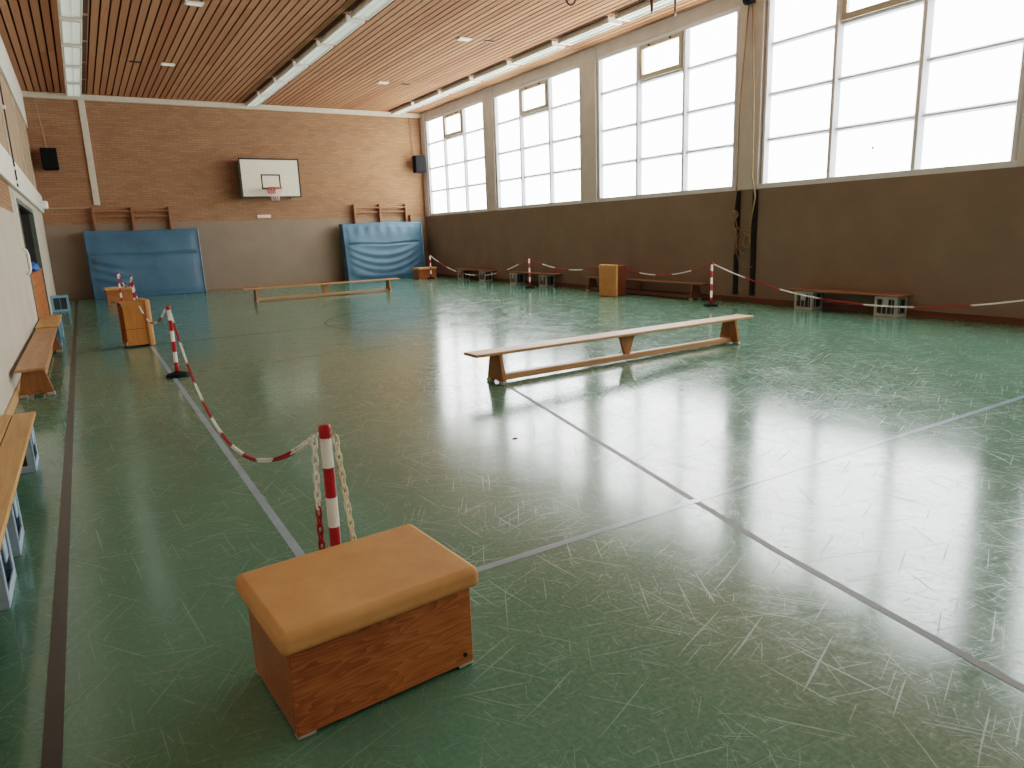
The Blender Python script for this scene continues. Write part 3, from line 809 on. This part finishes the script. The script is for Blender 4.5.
chain('barrier_chain', 'red and white chain between the two posts by the left mat', sagging((P3[0], P3[1] + .045, ZC), (P4[0] + .03, P4[1] - .03, ZC), .30), .35)
chain('barrier_chain', 'red and white chain from the back right corner post to the next post', sagging((P5[0], P5[1] - .045, ZC), (P6[0], P6[1] + .045, ZC), .54), .62)
chain('barrier_chain', 'red and white chain reaching the upright right box from the far side', sagging((P6[0], P6[1] - .045, ZC), (9.86, 12.54, .63), .16), .60, False)
chain('barrier_chain', 'red and white chain between the upright right box and the post near the rails', sagging((10.1, 11.965, .60), (P7[0], P7[1] + .045, ZC), .17), .55, False)
chain('barrier_chain', 'long red and white chain sagging past the crate bench to the right edge', sagging((P7[0], P7[1] - .045, ZC), (P8[0], P8[1] + .045, ZC), .53), .75)
chain('barrier_chain', 'loose chain end hanging on the left of the nearest post, white then red', lambda t: (P1[0] - .045 - .012 * math.sin(t * 3), P1[1] - .01, .77 - .76 * t), .3, colour=lambda s: 0 if s < .26 else 1)
chain('barrier_chain', 'pale yellowish chain hanging on the right of the nearest post', lambda t: (P1[0] + .035 + .055 * t, P1[1] - .005 - .02 * t, .765 - .755 * t), .3, mats=('yellow_plastic', 'red_plastic'), colour=lambda s: 0)

# ------------------------------------------------------------------ long gymnastic benches
def make_bench(label, loc, rz, L=4.0, group='long wooden gym benches', wd='tan_wood', wz='tan_wood_z'):
    t = thing('gym_bench', label, 'bench', loc, rz, group)
    bm = B(); box(bm, -L / 2, L / 2, -.13, .13, .305, .335, .008, 2); obj('seat', bm, wd, t)
    xe = L / 2 - .30
    for s in (-1, 1):
        bm = B(); prism(bm, [(-.15, .02), (-.06, .02), (-.04, .05), (.04, .05), (.06, .02), (.15, .02), (.145, .07), (.09, .305), (-.09, .305), (-.145, .07)], 'X', s * xe - .02, s * xe + .02, .003)
        lg = obj('leg', bm, wz, t)
        for q in (-1, 1):
            bm = B(); box(bm, s * xe - .03, s * xe + .03, q * .12 - .04, q * .12 + .04, 0, .035, .008); obj('rubber_foot', bm, 'steel', lg)
    bm = B(); prism(bm, [(-.04, .08), (.04, .08), (.115, .305), (-.115, .305)], 'Y', -.02, .02, .003); obj('middle_support', bm, wz, t)
    bm = B(); box(bm, -xe, xe, -.045, .045, .022, .085, .008, 2); obj('balance_beam', bm, wd, t)
    return t
bA = make_bench('long wooden gym bench standing alone in the middle of the green floor', (5.145, 6.07, 0), .033, 4.08)
bB = dup(bA, (5.25, 18.05, 0), .020, 'long wooden gym bench across the far end before the back wall')
bL = dup(bA, (-.588, 10.28, 0), PI / 2, 'long wooden gym bench along the pale left wall')
bR = make_bench('long wooden gym bench against the brown right wall behind the upright box', (XR - .26, 11.95, 0), PI / 2, wd='shaded_wood', wz='shaded_wood')

# ------------------------------------------------------------------ plastic crates carrying planks
def make_crate(label, loc, rz, m, H=.31, LY=.36, W=.28, group='plastic crates'):
    """an open drinks crate lying upside down: framed sides with window openings and bottle dividers inside"""
    t = thing('plastic_crate', label, 'crate', loc, rz, group)
    bm = B(); a, b, w, th = LY / 2, W / 2, .045, .012
    def side(fix, lo, hi, axis):
        segs = [(lo, hi, 0, w), (lo, hi, H - w, H), (lo, lo + w, w, H - w), (hi - w, hi, w, H - w)]
        if axis == 'x': segs.append(((lo + hi) / 2 - .05, (lo + hi) / 2 + .05, H * .42, H * .56)) if False else None
        for u0, u1, z0, z1 in segs:
            f0, f1 = sorted((fix, fix - math.copysign(th, fix)))
            if axis == 'x': box(bm, f0, f1, u0, u1, z0, z1, .003)
            else: box(bm, u0, u1, f0, f1, z0, z1, .003)
    side(b, -a, a, 'x'); side(-b, -a, a, 'x'); side(a, -b, b, 'y'); side(-a, -b, b, 'y')
    box(bm, -b, b, -a, a, H - .012, H, .003)
    obj('shell', bm, m, t)
    bm = B()
    for k in (-1, 0, 1):
        box(bm, -b + .03, b - .03, k * a * .42 - .004, k * a * .42 + .004, .03, H - .02)
    box(bm, -.004, .004, -a + .03, a - .03, .03, H - .02)
    obj('divider', bm, m, t)
    for s in (-1, 1):
        bm = B(); box(bm, s * (b - .003) - .006, s * (b - .003) + .006, -.045, .045, H * .5, H - w, .004); obj('grip', bm, m, t)
    bm = B(); box(bm, -b + .05, b - .05, -a + .05, a - .05, .04, H - .02); obj('inner_shade', bm, 'crate_shade', t)  # dark block added to stand for the shade inside the crate
    return t
cr = {}
xc = -.46 - .15
c0 = make_crate('pale blue crate under the foreground planks, nearest the viewer', (xc, 3.63, 0), 0, 'crate_blue')
dup(c0, (xc, 4.23, 0), .02, 'pale blue crate under the foreground planks, the middle one')
dup(c0, (xc, 5.79, 0), 0, 'pale blue crate under the far end of the foreground planks')
c1 = make_crate('sky blue crate standing alone at the far left wall', (-.595, 19.85, 0), .05, 'crate_sky', H=.36, W=.36, LY=.42)
c2 = make_crate('sky blue crate under the short plank beyond the left bench, near end', (xc + .02, 12.80, 0), 0, 'crate_sky')
dup(c2, (xc + .02, 14.2, 0), 0, 'sky blue crate under the short plank beyond the left bench, far end')
g0 = None
for y, lab in ((7.69, 'pale grey crate under the nearest right wall plank, far end'), (6.24, 'pale grey crate under the nearest right wall plank, near end'),
               (17.23, 'pale grey crate behind the middle post on the right, far end of its plank'), (15.72, 'pale grey crate behind the middle post on the right, near end of its plank'),
               (20.55, 'pale grey crate under the plank nearest the back right corner, far end'), (19.08, 'pale grey crate under the plank nearest the back right corner, near end')):
    loc = (10.56, y, 0)
    if g0 is None: g0 = make_crate(lab, loc, 0, 'crate_grey')
    else: dup(g0, loc, 0, lab)

def plank(label, x0, x1, y0, y1, z, wd='plank', group='planks resting on crates'):
    bm = B(); box(bm, x0, x1, y0, y1, z, z + .028, .005)
    o = obj('wooden_plank', bm, wd); return tag(o, label, 'plank', group)
M['plank'] = mat_wood('plank_wood', srgb(190, 138, 84), srgb(216, 168, 110), 0.45, 'Y')
plank('foreground wooden plank on pale blue crates, the one facing the hall', -.580, -.445, 2.2, 6.02, .311)
plank('foreground wooden plank on pale blue crates, the one against the wall', -.755, -.586, 2.2, 6.04, .311)
plank('short wooden plank on sky blue crates beyond the left wall bench', -.74, -.44, 12.42, 14.6, .311)
plank('wooden plank on two grey crates at the right, nearest the viewer', 10.39, 10.715, 5.98, 7.98, .311, 'plank_shaded')
plank('wooden plank on two grey crates behind the middle right post', 10.39, 10.715, 15.15, 17.45, .311, 'plank_shaded')
plank('wooden plank on two grey crates nearest the back right corner', 10.39, 10.715, 18.6, 20.85, .311, 'plank_shaded')

# ------------------------------------------------------------------ daylight and camera
w = bpy.data.worlds.new('World'); scene.world = w; w.use_nodes = True
w.node_tree.nodes['Background'].inputs['Color'].default_value = (0.85, 0.92, 1.0, 1)
w.node_tree.nodes['Background'].inputs['Strength'].default_value = 1.0

cam = bpy.data.cameras.new('camera'); co = bpy.data.objects.new('camera', cam); COL.objects.link(co)
yaw, pitch, roll = 0.53715168, 0.21620194, -0.03579043
f = Vector((math.sin(yaw) * math.cos(pitch), math.cos(yaw) * math.cos(pitch), -math.sin(pitch)))
r = Vector((math.cos(yaw), -math.sin(yaw), 0)); u = r.cross(f)
r2 = r * math.cos(roll) + u * math.sin(roll); u2 = -r * math.sin(roll) + u * math.cos(roll)
co.matrix_world = Matrix(((r2.x, u2.x, -f.x, 0), (r2.y, u2.y, -f.y, 0), (r2.z, u2.z, -f.z, 1.5), (0, 0, 0, 1)))
cam.sensor_fit = 'HORIZONTAL'; cam.sensor_width = 36.0; cam.lens = 700.04 / 1024 * 36.0
cam.clip_start = 0.05; cam.clip_end = 200
scene.camera = co
scene.view_settings.view_transform = 'Filmic'
scene.view_settings.look = 'Medium High Contrast'
scene.view_settings.exposure = 1.05
scene.cycles.max_bounces = 10
scene.cycles.diffuse_bounces = 6
